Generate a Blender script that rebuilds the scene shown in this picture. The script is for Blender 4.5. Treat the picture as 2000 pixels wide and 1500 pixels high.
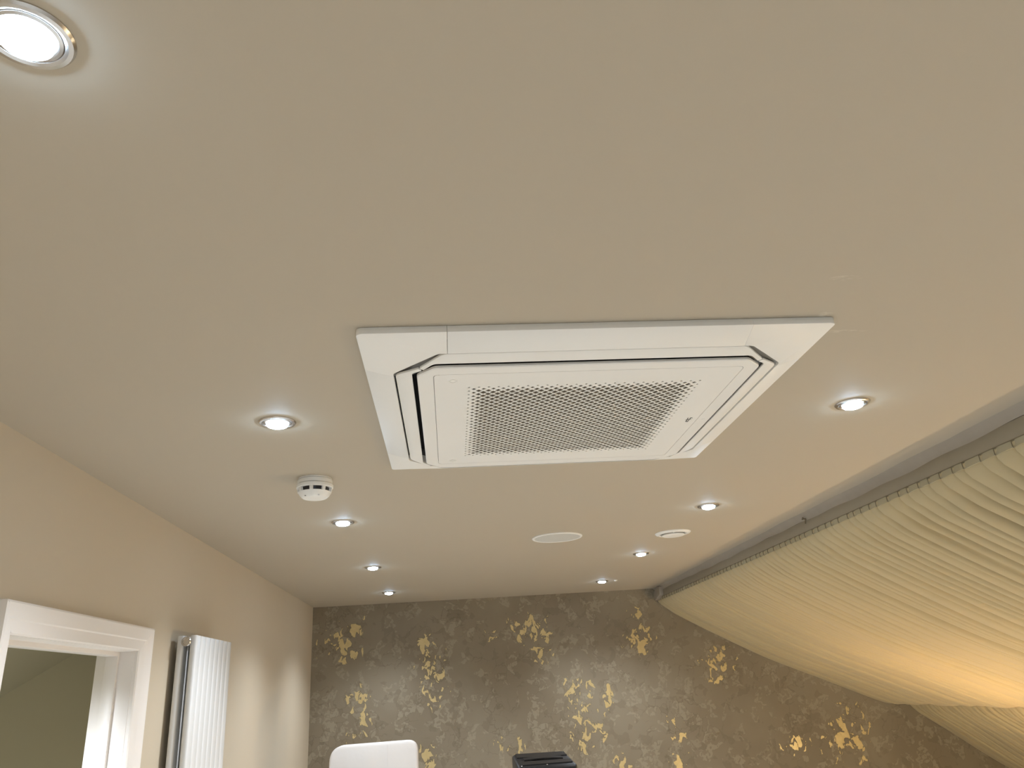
import bpy, bmesh, math, random
import numpy as np
from mathutils import Vector, Matrix

for o in list(bpy.data.objects):
    bpy.data.objects.remove(o, do_unlink=True)
scene = bpy.context.scene
col = scene.collection

# ------------------------------------------------------------------ camera
F = Vector((0.0912285, 0.9244669, 0.3702025)).normalized()
YAW, PITCH, ROLL, FPX = 0.0983772, 0.3792284, -0.0667653, 1477.367
F = Vector((math.sin(YAW) * math.cos(PITCH), math.cos(YAW) * math.cos(PITCH), math.sin(PITCH)))
r0 = Vector((math.cos(YAW), -math.sin(YAW), 0.0))
u0 = r0.cross(F)
RT = r0 * math.cos(ROLL) + u0 * math.sin(ROLL)
UP = -r0 * math.sin(ROLL) + u0 * math.cos(ROLL)
cam_d = bpy.data.cameras.new('camera')
cam_d.sensor_fit = 'HORIZONTAL'
cam_d.sensor_width = 36.0
cam_d.lens = FPX / 2000.0 * 36.0
cam_d.clip_start = 0.02
cam = bpy.data.objects.new('camera', cam_d)
col.objects.link(cam)
m = Matrix((RT, UP, -F)).transposed().to_4x4()
m.translation = Vector((0, 0, 1.75))
cam.matrix_world = m
scene.camera = cam

# ------------------------------------------------------------------ world, exposure
w = bpy.data.worlds.new('world')
scene.world = w
w.use_nodes = True
w.node_tree.nodes['Background'].inputs[0].default_value = (0.9, 0.95, 1.0, 1)
w.node_tree.nodes['Background'].inputs[1].default_value = 0.0
vs = scene.view_settings
vs.view_transform = 'Standard'
vs.look = 'None'
vs.gamma = 1.0
vs.use_curve_mapping = False
vs.exposure = 0.33

SPOT_W = 54.0            # each recessed downlight
SPOT_COL = (0.86, 0.93, 1.0)
LENS_EMIT = 80.0
LAMP2_W = 66.0
LAMP_W = 16.0            # warm uplighter standing under the drape
LAMP_COL = (1.0, 0.79, 0.50)
HALL_W = 120.0
HALL_COL = (0.88, 0.94, 1.0)

CEIL = 2.40
XL = -1.036              # left wall face
YB = 6.09                # patterned wall face
YF = -4.6                # wall behind the viewpoint
XR = 4.95                # low wall under the roof slope


# ------------------------------------------------------------------ node helpers
class NT:
    def __init__(self, name):
        self.m = bpy.data.materials.new(name)
        self.m.use_nodes = True
        self.t = self.m.node_tree
        self.b = self.t.nodes['Principled BSDF']
        self.pos = None

    def n(self, typ, **kw):
        nd = self.t.nodes.new(typ)
        for k, v in kw.items():
            setattr(nd, k, v)
        return nd

    def l(self, a, b):
        self.t.links.new(a, b)

    def coord(self):
        if self.pos is None:
            self.pos = self.n('ShaderNodeTexCoord').outputs['Object']
        return self.pos

    def math(self, op, a, b=None, clamp=False):
        nd = self.n('ShaderNodeMath', operation=op, use_clamp=clamp)
        for i, v in enumerate((a, b)):
            if v is None:
                continue
            if isinstance(v, (int, float)):
                nd.inputs[i].default_value = v
            else:
                self.l(v, nd.inputs[i])
        return nd.outputs[0]

    def noise(self, scale, detail=3, dist=0.0, vec=None, rough=0.5):
        nd = self.n('ShaderNodeTexNoise')
        nd.inputs['Scale'].default_value = scale
        nd.inputs['Detail'].default_value = detail
        nd.inputs['Roughness'].default_value = rough
        nd.inputs['Distortion'].default_value = dist
        self.l(vec if vec is not None else self.coord(), nd.inputs['Vector'])
        return nd.outputs['Fac']

    def step(self, v, a, b):
        nd = self.n('ShaderNodeMapRange', interpolation_type='SMOOTHSTEP')
        nd.inputs['From Min'].default_value = a
        nd.inputs['From Max'].default_value = b
        self.l(v, nd.inputs['Value'])
        return nd.outputs['Result']

    def mix(self, f, a, b):
        nd = self.n('ShaderNodeMix', data_type='RGBA')
        if isinstance(f, (int, float)):
            nd.inputs[0].default_value = f
        else:
            self.l(f, nd.inputs[0])
        for i, v in ((6, a), (7, b)):
            if isinstance(v, tuple):
                nd.inputs[i].default_value = (*v, 1)
            else:
                self.l(v, nd.inputs[i])
        return nd.outputs[2]

    def bump(self, h, strength=0.2, dist=0.001):
        nd = self.n('ShaderNodeBump')
        nd.inputs['Strength'].default_value = strength
        nd.inputs['Distance'].default_value = dist
        self.l(h, nd.inputs['Height'])
        self.l(nd.outputs['Normal'], self.b.inputs['Normal'])


def sc(c, k):
    return tuple(min(1.0, v * k) for v in c)


def simple(name, c, rough=0.5, metal=0.0, var=0.04, scale=6.0, bump=None, spec=None):
    t = NT(name)
    f = t.noise(scale, 4)
    t.l(t.mix(f, sc(c, 1 - var), sc(c, 1 + var)), t.b.inputs['Base Color'])
    t.b.inputs['Roughness'].default_value = rough
    t.b.inputs['Metallic'].default_value = metal
    if spec is not None:
        t.b.inputs['Specular IOR Level'].default_value = spec
    if bump:
        t.bump(t.noise(bump[0], 4), bump[1], bump[2])
    return t.m


M = {}
M['paint_wall'] = simple('beige wall paint', (0.58, 0.505, 0.395), 0.75, var=0.02, scale=2, bump=(260, 0.12, 0.0006), spec=0.25)
M['hall_paint'] = simple('hall paint', (0.50, 0.46, 0.33), 0.8, var=0.02, scale=2, spec=0.2)
M['gloss_white'] = simple('white gloss paint', (0.91, 0.87, 0.84), 0.35, var=0.015, scale=4)
M['plastic'] = simple('white plastic', (0.88, 0.87, 0.84), 0.45, var=0.01, scale=5, bump=(900, 0.05, 0.0003))
M['plastic_grey'] = simple('grey plastic', (0.30, 0.29, 0.27), 0.5, var=0.02)
M['black_cavity'] = simple('black cavity foam', (0.010, 0.010, 0.010), 0.9, var=0.05)
M['filter'] = simple('brown filter mesh', (0.16, 0.13, 0.095), 0.85, var=0.12, scale=60)
M['logo_ink'] = simple('grey logo ink', (0.10, 0.10, 0.10), 0.5)
M['chrome'] = simple('brushed chrome', (0.62, 0.60, 0.58), 0.22, 1.0, var=0.05, scale=40)
M['radiator'] = simple('white radiator enamel', (0.74, 0.74, 0.74), 0.25, var=0.01)
M['dark_plastic'] = simple('dark plastic', (0.02, 0.02, 0.025), 0.35)
M['speaker_mesh'] = simple('grey speaker mesh', (0.60, 0.60, 0.57), 0.6, var=0.08, scale=300, bump=(700, 0.3, 0.0006))
M['black_case'] = simple('black textured plastic', (0.014, 0.014, 0.016), 0.38, var=0.3, scale=50, bump=(180, 0.4, 0.001))
M['black_metal'] = simple('black metal', (0.02, 0.02, 0.02), 0.4, 0.6)
M['chair_cover'] = simple('white stretch cover', (0.68, 0.65, 0.63), 0.85, var=0.03, scale=9, bump=(14, 0.35, 0.006))
M['track'] = simple('beige painted track', (0.31, 0.265, 0.19), 0.55, var=0.06, scale=14)
M['filler'] = simple('rough painted filler', (0.35, 0.305, 0.25), 0.7, var=0.08, scale=16, bump=(40, 0.4, 0.002))
M['hook'] = simple('dark hook', (0.20, 0.16, 0.10), 0.5)
M['tape'] = simple('heading tape', (0.42, 0.37, 0.25), 0.85)
M['brass'] = simple('brass', (0.7, 0.5, 0.25), 0.3, 1.0)

# ceiling paint with a few pale scuffs beside the air conditioner
t = NT('beige ceiling paint')
base = t.mix(t.noise(1.2, 3), (0.485, 0.428, 0.340), (0.505, 0.443, 0.350))
sep = t.n('ShaderNodeSeparateXYZ')
t.l(t.coord(), sep.inputs[0])
mask = None
for (cx, cy, rx, ry) in ((0.735, 1.155, 0.035, 0.012), (0.765, 1.30, 0.016, 0.016), (0.85, 1.38, 0.05, 0.010), (-0.418, 1.885, 0.006, 0.003)):
    dx = t.math('DIVIDE', t.math('SUBTRACT', sep.outputs[0], cx), rx)
    dy = t.math('DIVIDE', t.math('SUBTRACT', sep.outputs[1], cy), ry)
    d = t.math('ADD', t.math('MULTIPLY', dx, dx), t.math('MULTIPLY', dy, dy))
    k = t.math('SUBTRACT', 1.0, d, True)
    mask = k if mask is None else t.math('MAXIMUM', mask, k)
mp = t.n('ShaderNodeMapping')
mp.inputs['Scale'].default_value = (40, 160, 1)
t.l(t.coord(), mp.inputs['Vector'])
scuff = t.math('MULTIPLY', mask, t.step(t.noise(1.0, 3, vec=mp.outputs[0]), 0.5, 0.62))
t.l(t.mix(t.math('MULTIPLY', scuff, 0.35), base, (0.80, 0.74, 0.64)), t.b.inputs['Base Color'])
t.b.inputs['Roughness'].default_value = 0.7
t.b.inputs['Specular IOR Level'].default_value = 0.25
t.bump(t.noise(300, 3), 0.10, 0.0005)
M['paint_ceiling'] = t.m

# patterned wallpaper: taupe flakes and gold foil clusters
t = NT('flaked wallpaper with gold foil')
co = t.coord()
nz = t.n('ShaderNodeTexNoise')
nz.inputs['Scale'].default_value = 7.0
nz.inputs['Detail'].default_value = 4
t.l(co, nz.inputs['Vector'])
vm = t.n('ShaderNodeVectorMath', operation='MULTIPLY_ADD')
t.l(nz.outputs['Color'], vm.inputs[0])
vm.inputs[1].default_value = (0.22, 0.0, 0.22)
t.l(co, vm.inputs[2])
warp = vm.outputs[0]
vor = t.n('ShaderNodeTexVoronoi', feature='F1')
vor.inputs['Scale'].default_value = 15.0
t.l(warp, vor.inputs['Vector'])
edge = t.n('ShaderNodeTexVoronoi', feature='DISTANCE_TO_EDGE')
edge.inputs['Scale'].default_value = 15.0
t.l(warp, edge.inputs['Vector'])
sv = t.n('ShaderNodeSeparateColor')
t.l(vor.outputs['Color'], sv.inputs[0])
cloud = t.noise(1.6, 4)
ground = t.mix(t.step(cloud, 0.35, 0.65), (0.225, 0.185, 0.128), (0.275, 0.235, 0.172))
pale = t.math('MULTIPLY', t.step(sv.outputs[0], 0.66, 0.72), t.step(t.noise(30, 4, 0.9), 0.47, 0.53))
ground = t.mix(t.math('MULTIPLY', pale, 0.42), ground, (0.40, 0.355, 0.265))
dark = t.math('MULTIPLY', t.step(sv.outputs[1], 0.70, 0.76), t.step(t.noise(16, 3, 0.5), 0.45, 0.52))
ground = t.mix(t.math('MULTIPLY', dark, 0.30), ground, (0.155, 0.122, 0.08))
lines = t.math('MULTIPLY', t.math('SUBTRACT', 1.0, t.step(edge.outputs['Distance'], 0.0, 0.05)), t.step(t.noise(5, 3), 0.48, 0.6))
ground = t.mix(t.math('MULTIPLY', lines, 0.45), ground, (0.14, 0.11, 0.07))
sep = t.n('ShaderNodeSeparateXYZ')
t.l(co, sep.inputs[0])
GOLD = [(-0.74, 2.26, .09, .08), (-0.86, 2.12, .14, .10), (-0.80, 2.05, .12, .06), (-0.17, 2.09, .10, .05), (-0.15, 1.98, .11, .10),
        (-0.12, 1.80, .10, .12), (-0.13, 1.69, .05, .07), (-0.68, 1.73, .09, .10), (-0.68, 1.60, .09, .07), (-0.69, 1.49, .08, .07),
        (0.62, 2.20, .16, .06), (0.60, 2.12, .10, .07), (0.72, 2.12, .08, .07), (0.70, 2.02, .08, .05), (0.72, 1.95, .08, .05),
        (1.47, 2.18, .10, .07), (1.46, 2.10, .09, .05), (1.45, 2.00, .13, .08), (2.05, 1.83, .16, .10), (2.02, 1.74, .08, .07), (1.98, 1.88, .06, .06),
        (0.93, 1.70, .11, .08), (0.98, 1.61, .13, .09), (1.14, 1.62, .05, .10), (1.08, 1.56, .07, .05), (0.93, 1.45, .08, .10), (0.96, 1.36, .12, .09), (1.06, 1.40, .06, .08),
        (0.36, 1.39, .06, .06), (0.44, 1.33, .07, .06), (-0.19, 1.34, .06, .06), (-0.19, 1.24, .07, .07), (3.0, 1.36, .16, .10), (2.96, 1.19, .19, .12),
        (1.64, 1.43, .07, .05), (1.68, 1.32, .06, .05), (1.62, 1.18, .10, .08), (1.22, 1.15, .06, .08), (0.30, 2.13, .07, .04), (2.55, 1.22, .10, .06)]
at = t.n('ShaderNodeAttribute')           # foil print density, laid over the wall by its builder
at.attribute_name = 'foil'
gm = at.outputs['Fac']
mp2 = t.n('ShaderNodeMapping')
mp2.inputs['Rotation'].default_value = (0, 0.35, 0)
mp2.inputs['Scale'].default_value = (1.25, 1, 0.85)
t.l(co, mp2.inputs['Vector'])
frag = t.noise(17.5, 3.2, 0.75, vec=mp2.outputs[0], rough=0.52)
g = t.math('ADD', frag, t.math('MULTIPLY', t.math('SUBTRACT', gm, 1.0), 0.11))
foil = t.math('MULTIPLY', t.step(g, 0.524, 0.534), t.step(gm, 0.02, 0.1))
rim = t.math('MULTIPLY', t.step(g, 0.485, 0.524), t.step(gm, 0.02, 0.1))
c = t.mix(t.math('MULTIPLY', rim, 0.45), ground, (0.13, 0.10, 0.05))
goldc = t.mix(t.noise(30, 3), (0.56, 0.43, 0.20), (0.74, 0.60, 0.32))
c = t.mix(foil, c, goldc)
t.l(c, t.b.inputs['Base Color'])
t.l(t.math('MULTIPLY', foil, 0.35), t.b.inputs['Metallic'])
t.l(t.math('SUBTRACT', 0.62, t.math('MULTIPLY', foil, 0.22)), t.b.inputs['Roughness'])
t.bump(t.math('ADD', t.math('MULTIPLY', pale, 0.5), t.math('ADD', foil, t.math('MULTIPLY', lines, -0.5))), 0.35, 0.0015)
M['wallpaper'] = t.m

# drape cloth
t = NT('cream drape cloth')
t.l(t.mix(t.noise(2.0, 3), (0.49, 0.405, 0.24), (0.52, 0.43, 0.26)), t.b.inputs['Base Color'])
t.b.inputs['Roughness'].default_value = 0.85
t.b.inputs['Sheen Weight'].default_value = 0.15
t.bump(t.noise(700, 2), 0.15, 0.0005)
M['cloth'] = t.m

# floor boards
t = NT('pale floor boards')
wv = t.n('ShaderNodeTexBrick')
wv.inputs['Scale'].default_value = 1.0
wv.inputs['Brick Width'].default_value = 1.2
wv.inputs['Row Height'].default_value = 0.18
wv.inputs['Mortar Size'].default_value = 0.004
wv.inputs['Color1'].default_value = (0.72, 0.70, 0.66, 1)
wv.inputs['Color2'].default_value = (0.68, 0.66, 0.62, 1)
wv.inputs['Mortar'].default_value = (0.2, 0.17, 0.14, 1)
t.l(t.coord(), wv.inputs['Vector'])
t.l(wv.outputs['Color'], t.b.inputs['Base Color'])
t.b.inputs['Roughness'].default_value = 0.4
M['floor'] = t.m


def emit_mat(name, c, s):
    t = NT(name)
    t.b.inputs['Base Color'].default_value = (0.9, 0.9, 0.9, 1)
    t.b.inputs['Emission Color'].default_value = (*c, 1)
    t.b.inputs['Emission Strength'].default_value = s
    return t.m


M['lens'] = emit_mat('lit lamp lens', (0.52, 0.74, 1.0), LENS_EMIT)


# ------------------------------------------------------------------ mesh helpers
def add_box(bm, lo, hi):
    vs_ = [bm.verts.new((x, y, z)) for x in (lo[0], hi[0]) for y in (lo[1], hi[1]) for z in (lo[2], hi[2])]
    for f in ((0, 1, 3, 2), (4, 6, 7, 5), (0, 4, 5, 1), (2, 3, 7, 6), (0, 2, 6, 4), (1, 5, 7, 3)):
        bm.faces.new([vs_[i] for i in f])
    return vs_


def add_prism(bm, pts, z0, z1):
    """pts 2-D outline; z0/z1 numbers or functions of (x, y)"""
    f0 = z0 if callable(z0) else (lambda x, y: z0)
    f1 = z1 if callable(z1) else (lambda x, y: z1)
    a = [bm.verts.new((x, y, f0(x, y))) for x, y in pts]
    b = [bm.verts.new((x, y, f1(x, y))) for x, y in pts]
    n = len(pts)
    bm.faces.new(a)
    bm.faces.new(b[::-1])
    for i in range(n):
        j = (i + 1) % n
        bm.faces.new((a[j], a[i], b[i], b[j]))


def add_lathe(bm, prof, seg=48, centre=(0, 0, 0), closed=False):
    rings = []
    for r, z in prof:
        if r < 1e-6:
            rings.append([bm.verts.new((centre[0], centre[1], centre[2] + z))])
        else:
            rings.append([bm.verts.new((centre[0] + r * math.cos(2 * math.pi * i / seg), centre[1] + r * math.sin(2 * math.pi * i / seg), centre[2] + z)) for i in range(seg)])
    pr = list(zip(rings[:-1], rings[1:]))
    if closed:
        pr.append((rings[-1], rings[0]))
    for a, b in pr:
        for i in range(seg):
            j = (i + 1) % seg
            if len(a) == 1 and len(b) == 1:
                continue
            if len(a) == 1:
                bm.faces.new((a[0], b[i], b[j]))
            elif len(b) == 1:
                bm.faces.new((a[i], b[0], a[j]))
            else:
                bm.faces.new((a[i], b[i], b[j], a[j]))


def add_tube(bm, p, q, r, seg=12, r2=None):
    p, q = Vector(p), Vector(q)
    d = (q - p).normalized()
    a = d.orthogonal().normalized()
    b = d.cross(a)
    r2 = r if r2 is None else r2
    A = [bm.verts.new(p + (a * math.cos(2 * math.pi * i / seg) + b * math.sin(2 * math.pi * i / seg)) * r) for i in range(seg)]
    B = [bm.verts.new(q + (a * math.cos(2 * math.pi * i / seg) + b * math.sin(2 * math.pi * i / seg)) * r2) for i in range(seg)]
    bm.faces.new(A[::-1])
    bm.faces.new(B)
    for i in range(seg):
        j = (i + 1) % seg
        bm.faces.new((A[i], A[j], B[j], B[i]))


def bevel(bm, off, seg=2, ang=0.5):
    bmesh.ops.recalc_face_normals(bm, faces=bm.faces[:])
    ed = [e for e in bm.edges if len(e.link_faces) == 2 and e.calc_face_angle(0) > ang]
    bmesh.ops.bevel(bm, geom=ed, offset=off, segments=seg, affect='EDGES', profile=0.5, clamp_overlap=True)


def mesh_obj(name, bm, mat, parent=None, smooth=None, loc=None):
    bmesh.ops.recalc_face_normals(bm, faces=bm.faces[:])
    me = bpy.data.meshes.new(name)
    bm.to_mesh(me)
    bm.free()
    return link_mesh(name, me, mat, parent, smooth, loc)


def link_mesh(name, me, mat, parent=None, smooth=None, loc=None):
    if mat and not me.materials:
        me.materials.append(mat)
    if smooth is not None:
        for p in me.polygons:
            p.use_smooth = True
        me.set_sharp_from_angle(angle=math.radians(smooth))
    o = bpy.data.objects.new(name, me)
    col.objects.link(o)
    if parent:
        o.parent = parent
    if loc:
        o.location = loc
    return o


def box_obj(name, lo, hi, mat, parent=None, bev=0.0, seg=2):
    bm = bmesh.new()
    add_box(bm, lo, hi)
    if bev:
        bevel(bm, bev, seg)
    return mesh_obj(name, bm, mat, parent, 35 if bev else None)


def struct(o):
    o['kind'] = 'structure'
    return o


def tag(o, label, cat, group=None):
    o['label'] = label
    o['category'] = cat
    if group:
        o['group'] = group
    return o


def thing(name, loc, label, cat, group=None):
    o = bpy.data.objects.new(name, None)
    o.empty_display_size = 0.1
    o.location = loc
    col.objects.link(o)
    return tag(o, label, cat, group)


def copy_thing(o, loc, label, group=None):
    c = o.copy()
    col.objects.link(c)
    c.location = loc
    c['label'] = label
    if group:
        c['group'] = group
    for ch in list(o.children):
        d = ch.copy()
        col.objects.link(d)
        d.parent = c
        for g in list(ch.children):
            e = g.copy()
            col.objects.link(e)
            e.parent = d
    return c


# ------------------------------------------------------------------ room shell
DY0, DY1, DZ = 1.938, 2.718, 1.933        # door opening
WT = 0.115                                # left wall thickness
struct(box_obj('floor', (-3.2, YF, -0.12), (XR + 0.1, YB + 0.1, 0.0), M['floor']))
struct(box_obj('ceiling', (XL - WT, YF, CEIL), (1.66, YB, CEIL + 0.12), M['paint_ceiling']))
bm = bmesh.new()
add_box(bm, (XL - WT, YF, 0), (XL, DY0 - 0.03, CEIL))
add_box(bm, (XL - WT, DY1 + 0.03, 0), (XL, YB, CEIL))
add_box(bm, (XL - WT, DY0 - 0.03, DZ + 0.03), (XL, DY1 + 0.03, CEIL))
struct(mesh_obj('wall_left', bm, M['paint_wall']))
# patterned wall: a fine grid on its face carries the printed foil density
GX, GZ = 260, 120
gx = np.linspace(XL - WT, XR + 0.1, GX)
gz = np.linspace(0.0, 2.8, GZ)
X_, Z_ = np.meshgrid(gx, gz)
dens = np.zeros_like(X_)
for (cx, cz, rx, rz) in GOLD:
    dens = np.maximum(dens, np.clip(1 - ((X_ - cx) * 0.8 / rx) ** 2 - ((Z_ - cz) * 0.8 / rz) ** 2, 0, 1))
vv = [(x, YB, z) for x, z in zip(X_.ravel(), Z_.ravel())]
ff = [(a * GX + b, a * GX + b + 1, (a + 1) * GX + b + 1, (a + 1) * GX + b) for a in range(GZ - 1) for b in range(GX - 1)]
c4 = [0, GX - 1, GZ * GX - 1, (GZ - 1) * GX]
nb = len(vv)
vv += [(vv[k][0], YB + 0.1, vv[k][2]) for k in c4]
ff += [(nb + 3, nb + 2, nb + 1, nb), tuple([nb, nb + 1] + list(range(GX - 1, -1, -1))), tuple([nb + 2, nb + 3] + list(range((GZ - 1) * GX, GZ * GX))),
       tuple([nb + 3, nb] + [a * GX for a in range(GZ)]), tuple([nb + 1, nb + 2] + [a * GX + GX - 1 for a in range(GZ - 1, -1, -1)])]
me = bpy.data.meshes.new('wall_back')
me.from_pydata(vv, [], ff)
fa = me.attributes.new('foil', 'FLOAT', 'POINT')
fa.data.foreach_set('value', np.r_[dens.ravel(), np.zeros(4)].astype(np.float32))
struct(link_mesh('wall_back', me, M['wallpaper']))
struct(box_obj('wall_front', (XL - WT, YF - 0.1, 0), (XR + 0.1, YF, 2.8), M['paint_wall']))
struct(box_obj('wall_right', (XR, YF, 0), (XR + 0.1, YB, 0.95), M['paint_wall']))
bm = bmesh.new()                          # roof slope above the drape
va = [(1.60, 2.62), (XR + 0.1, 0.72), (XR + 0.1, 0.86), (1.60, 2.76)]
A = [bm.verts.new((x, YF, z)) for x, z in va]
B = [bm.verts.new((x, YB, z)) for x, z in va]
bm.faces.new(A)
bm.faces.new(B[::-1])
for i in range(4):
    j = (i + 1) % 4
    bm.faces.new((A[i], A[j], B[j], B[i]))
struct(mesh_obj('ceiling_slope', bm, M['paint_ceiling']))
struct(box_obj('wall_upstand', (1.60, YF, CEIL + 0.12), (1.66, YB, 2.70), M['paint_ceiling']))

# hall seen through the doorway: end wall and sloping ceiling
struct(box_obj('wall_hall_end', (-3.2, 3.6, 0), (XL - WT, 3.7, 2.6), M['hall_paint']))
struct(box_obj('wall_hall_side', (-3.3, 0.2, 0), (-3.2, 3.7, 1.6), M['hall_paint']))
struct(box_obj('wall_hall_near', (-3.2, 0.2, 0), (XL - WT, 0.3, 2.6), M['hall_paint']))
bm = bmesh.new()
zf = lambda x: 1.985 + 0.573 * (x + 1.641)
va = [(XL - WT, zf(XL - WT)), (-3.3, zf(-3.3)), (-3.3, zf(-3.3) + 0.12), (XL - WT, zf(XL - WT) + 0.12)]
A = [bm.verts.new((x, 0.2, z)) for x, z in va]
B = [bm.verts.new((x, 3.65, z)) for x, z in va]
bm.faces.new(A)
bm.faces.new(B[::-1])
for i in range(4):
    j = (i + 1) % 4
    bm.faces.new((A[i], A[j], B[j], B[i]))
struct(mesh_obj('ceiling_hall', bm, M['hall_paint']))
hl = bpy.data.lights.new('hall_light', 'SPOT')
hl.spot_size = math.radians(150)
hl.spot_blend = 0.7
hl.energy = HALL_W
hl.color = HALL_COL
hl.shadow_soft_size = 0.02
ho = bpy.data.objects.new('hall_light', hl)
ho.location = (-1.36, 1.85, 2.10)
col.objects.link(ho)

# door frame: lining, stop, architrave
door = bpy.data.objects.new('door_1', None)
door.location = (XL, (DY0 + DY1) / 2, 0)
col.objects.link(door)
door['kind'] = 'structure'
door['label'] = 'white painted door frame with moulded architrave in left wall'


def dbox(name, lo, hi, bev=0.002, mat='gloss_white'):
    o = box_obj(name, lo, hi, M[mat], None, bev)
    o.parent = door
    o.matrix_parent_inverse = Matrix.Translation(-door.location)
    return o


XB = XL - WT - 0.002
dbox('lining', (XB, DY1, 0), (XL + 0.002, DY1 + 0.028, DZ + 0.028))
dbox('lining', (XB, DY0 - 0.028, 0), (XL + 0.002, DY0, DZ + 0.028))
dbox('lining', (XB, DY0, DZ), (XL + 0.002, DY1, DZ + 0.028))
dbox('stop', (-1.118, DY1 - 0.013, 0), (-1.080, DY1 + 0.001, DZ), 0.0015)
dbox('stop', (-1.118, DY0 - 0.001, 0), (-1.080, DY0 + 0.013, DZ), 0.0015)
dbox('stop', (-1.118, DY0 + 0.0125, DZ - 0.013), (-1.080, DY1 - 0.0125, DZ + 0.001), 0.0015)


def architrave(name, axis, a, b, inner, outer, s):
    """moulded strip; cross-section from inner edge to outer edge, s = +1/-1 direction"""
    wd = abs(outer - inner)
    prof = [(0.0, 0.0), (0.0, 0.012), (0.004, 0.016), (wd * 0.42, 0.0165), (wd * 0.47, 0.0195), (wd - 0.005, 0.021), (wd, 0.018), (wd, 0.0)]
    bm = bmesh.new()
    ra, rb = [], []
    for u, h in prof:
        p = inner + s * u
        if axis == 'z':
            ra.append(bm.verts.new((XL + h, p, a)))
            rb.append(bm.verts.new((XL + h, p, b if not callable(b) else b(p))))
        else:
            ra.append(bm.verts.new((XL + h, a if not callable(a) else a(p), p)))
            rb.append(bm.verts.new((XL + h, b if not callable(b) else b(p), p)))
    n = len(prof)
    bm.faces.new(ra)
    bm.faces.new(rb[::-1])
    for i in range(n):
        j = (i + 1) % n
        bm.faces.new((ra[i], ra[j], rb[j], rb[i]))
    o = mesh_obj(name, bm, M['gloss_white'], None, 30)
    o.parent = door
    o.matrix_parent_inverse = Matrix.Translation(-door.location)
    return o


ZT = 2.010
AO1, AO0 = 2.829, 1.893
kz = (ZT - DZ)
architrave('architrave', 'z', 0.0, lambda p: DZ + (p - DY1) / (AO1 - DY1) * kz, DY1 + 0.002, AO1, 1)
architrave('architrave', 'z', 0.0, lambda p: DZ + (DY0 - p) / (DY0 - AO0) * kz, DY0 - 0.002, AO0, -1)
architrave('architrave', 'y', lambda p: DY0 - (p - DZ) / kz * (DY0 - AO0), lambda p: DY1 + (p - DZ) / kz * (AO1 - DY1), DZ + 0.001, ZT, 1)

# ------------------------------------------------------------------ curtain track and ceiling edge
random.seed(4)
bm = bmesh.new()                          # rough filler bead under the ceiling edge
NS = 160
ra = []
for i in range(NS + 1):
    y = YF + (YB - YF) * i / NS
    wob = 0.003 * math.sin(y * 5.1) + 0.003 * math.sin(y * 11.7 + 1.0) + random.uniform(-0.0012, 0.0012)
    wb2 = 0.003 * math.sin(y * 3.3 + 2) + 0.0025 * math.sin(y * 17.0)
    ra.append([bm.verts.new(p) for p in ((1.612 + wob, y, CEIL), (1.630 + wob * 0.5, y, 2.384), (1.634, y, 2.368 + wb2), (1.66, y, 2.368 + wb2), (1.66, y, CEIL))])
for a, b in zip(ra[:-1], ra[1:]):
    for i in range(5):
        j = (i + 1) % 5
        bm.faces.new((a[i], a[j], b[j], b[i]))
bm.faces.new(ra[0])
bm.faces.new(ra[-1][::-1])
struct(mesh_obj('trim_1', bm, M['filler'], None, 40))

TRK0, TRK1 = 0.8, 6.0
track = thing('curtain_track', (1.645, TRK0, 2.32), 'long beige curtain track fixed along the edge of the ceiling', 'curtain track')


def under(o, par):
    o.parent = par
    o.matrix_parent_inverse = Matrix.Translation(-par.location)
    return o


under(box_obj('rail', (1.634, TRK0, 2.322), (1.658, 5.93, 2.372), M['track'], None, 0.002), track)
under(box_obj('rail_lip', (1.6335, TRK0, 2.3205), (1.640, 5.93, 2.3225), M['hook'], None, 0.0005), track)
bm = bmesh.new()                          # folded bracket at the far end
add_prism(bm, [(5.86, 2.388), (5.945, 2.394), (6.035, 2.372), (6.062, 2.325), (6.045, 2.302), (5.985, 2.306), (5.93, 2.318), (5.875, 2.330)], 1.606, 1.652)
for v in bm.verts:
    v.co = Vector((v.co.z, v.co.x, v.co.y))
bevel(bm, 0.003, 1)
under(mesh_obj('end_bracket', bm, M['filler'], None, 35), track)
bm = bmesh.new()
add_tube(bm, (1.633, 3.326, 2.372), (1.618, 3.326, 2.376), 0.003, 8)
add_tube(bm, (1.619, 3.326, 2.376), (1.616, 3.326, 2.377), 0.007, 10)
add_tube(bm, (1.631, 3.330, 2.372), (1.631, 3.338, 2.356), 0.003, 8)
under(mesh_obj('screw', bm, M['hook'], None, 35), track)

# ------------------------------------------------------------------ pleated ceiling drape
drape = thing('ceiling_drape', (1.64, 3.0, 0.80), 'cream pleated fabric drape swagged under the sloping roof', 'drape')


def catmull(pts, n):
    pts = [np.array(p, float) for p in pts]
    P_ = [2 * pts[0] - pts[1]] + pts + [2 * pts[-1] - pts[-2]]
    out = []
    for i in range(1, len(P_) - 2):
        p0, p1, p2, p3 = P_[i - 1:i + 3]
        for k in range(24):
            s = k / 24
            out.append(0.5 * (2 * p1 + (p2 - p0) * s + (2 * p0 - 5 * p1 + 4 * p2 - p3) * s * s + (3 * p1 - p0 - 3 * p2 + p3) * s ** 3))
    out.append(pts[-1])
    out = np.array(out)
    L = np.r_[0, np.cumsum(np.hypot(*np.diff(out, axis=0).T))]
    s = np.linspace(0, L[-1], n)
    return np.c_[np.interp(s, L, out[:, 0]), np.interp(s, L, out[:, 1])], s


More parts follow.
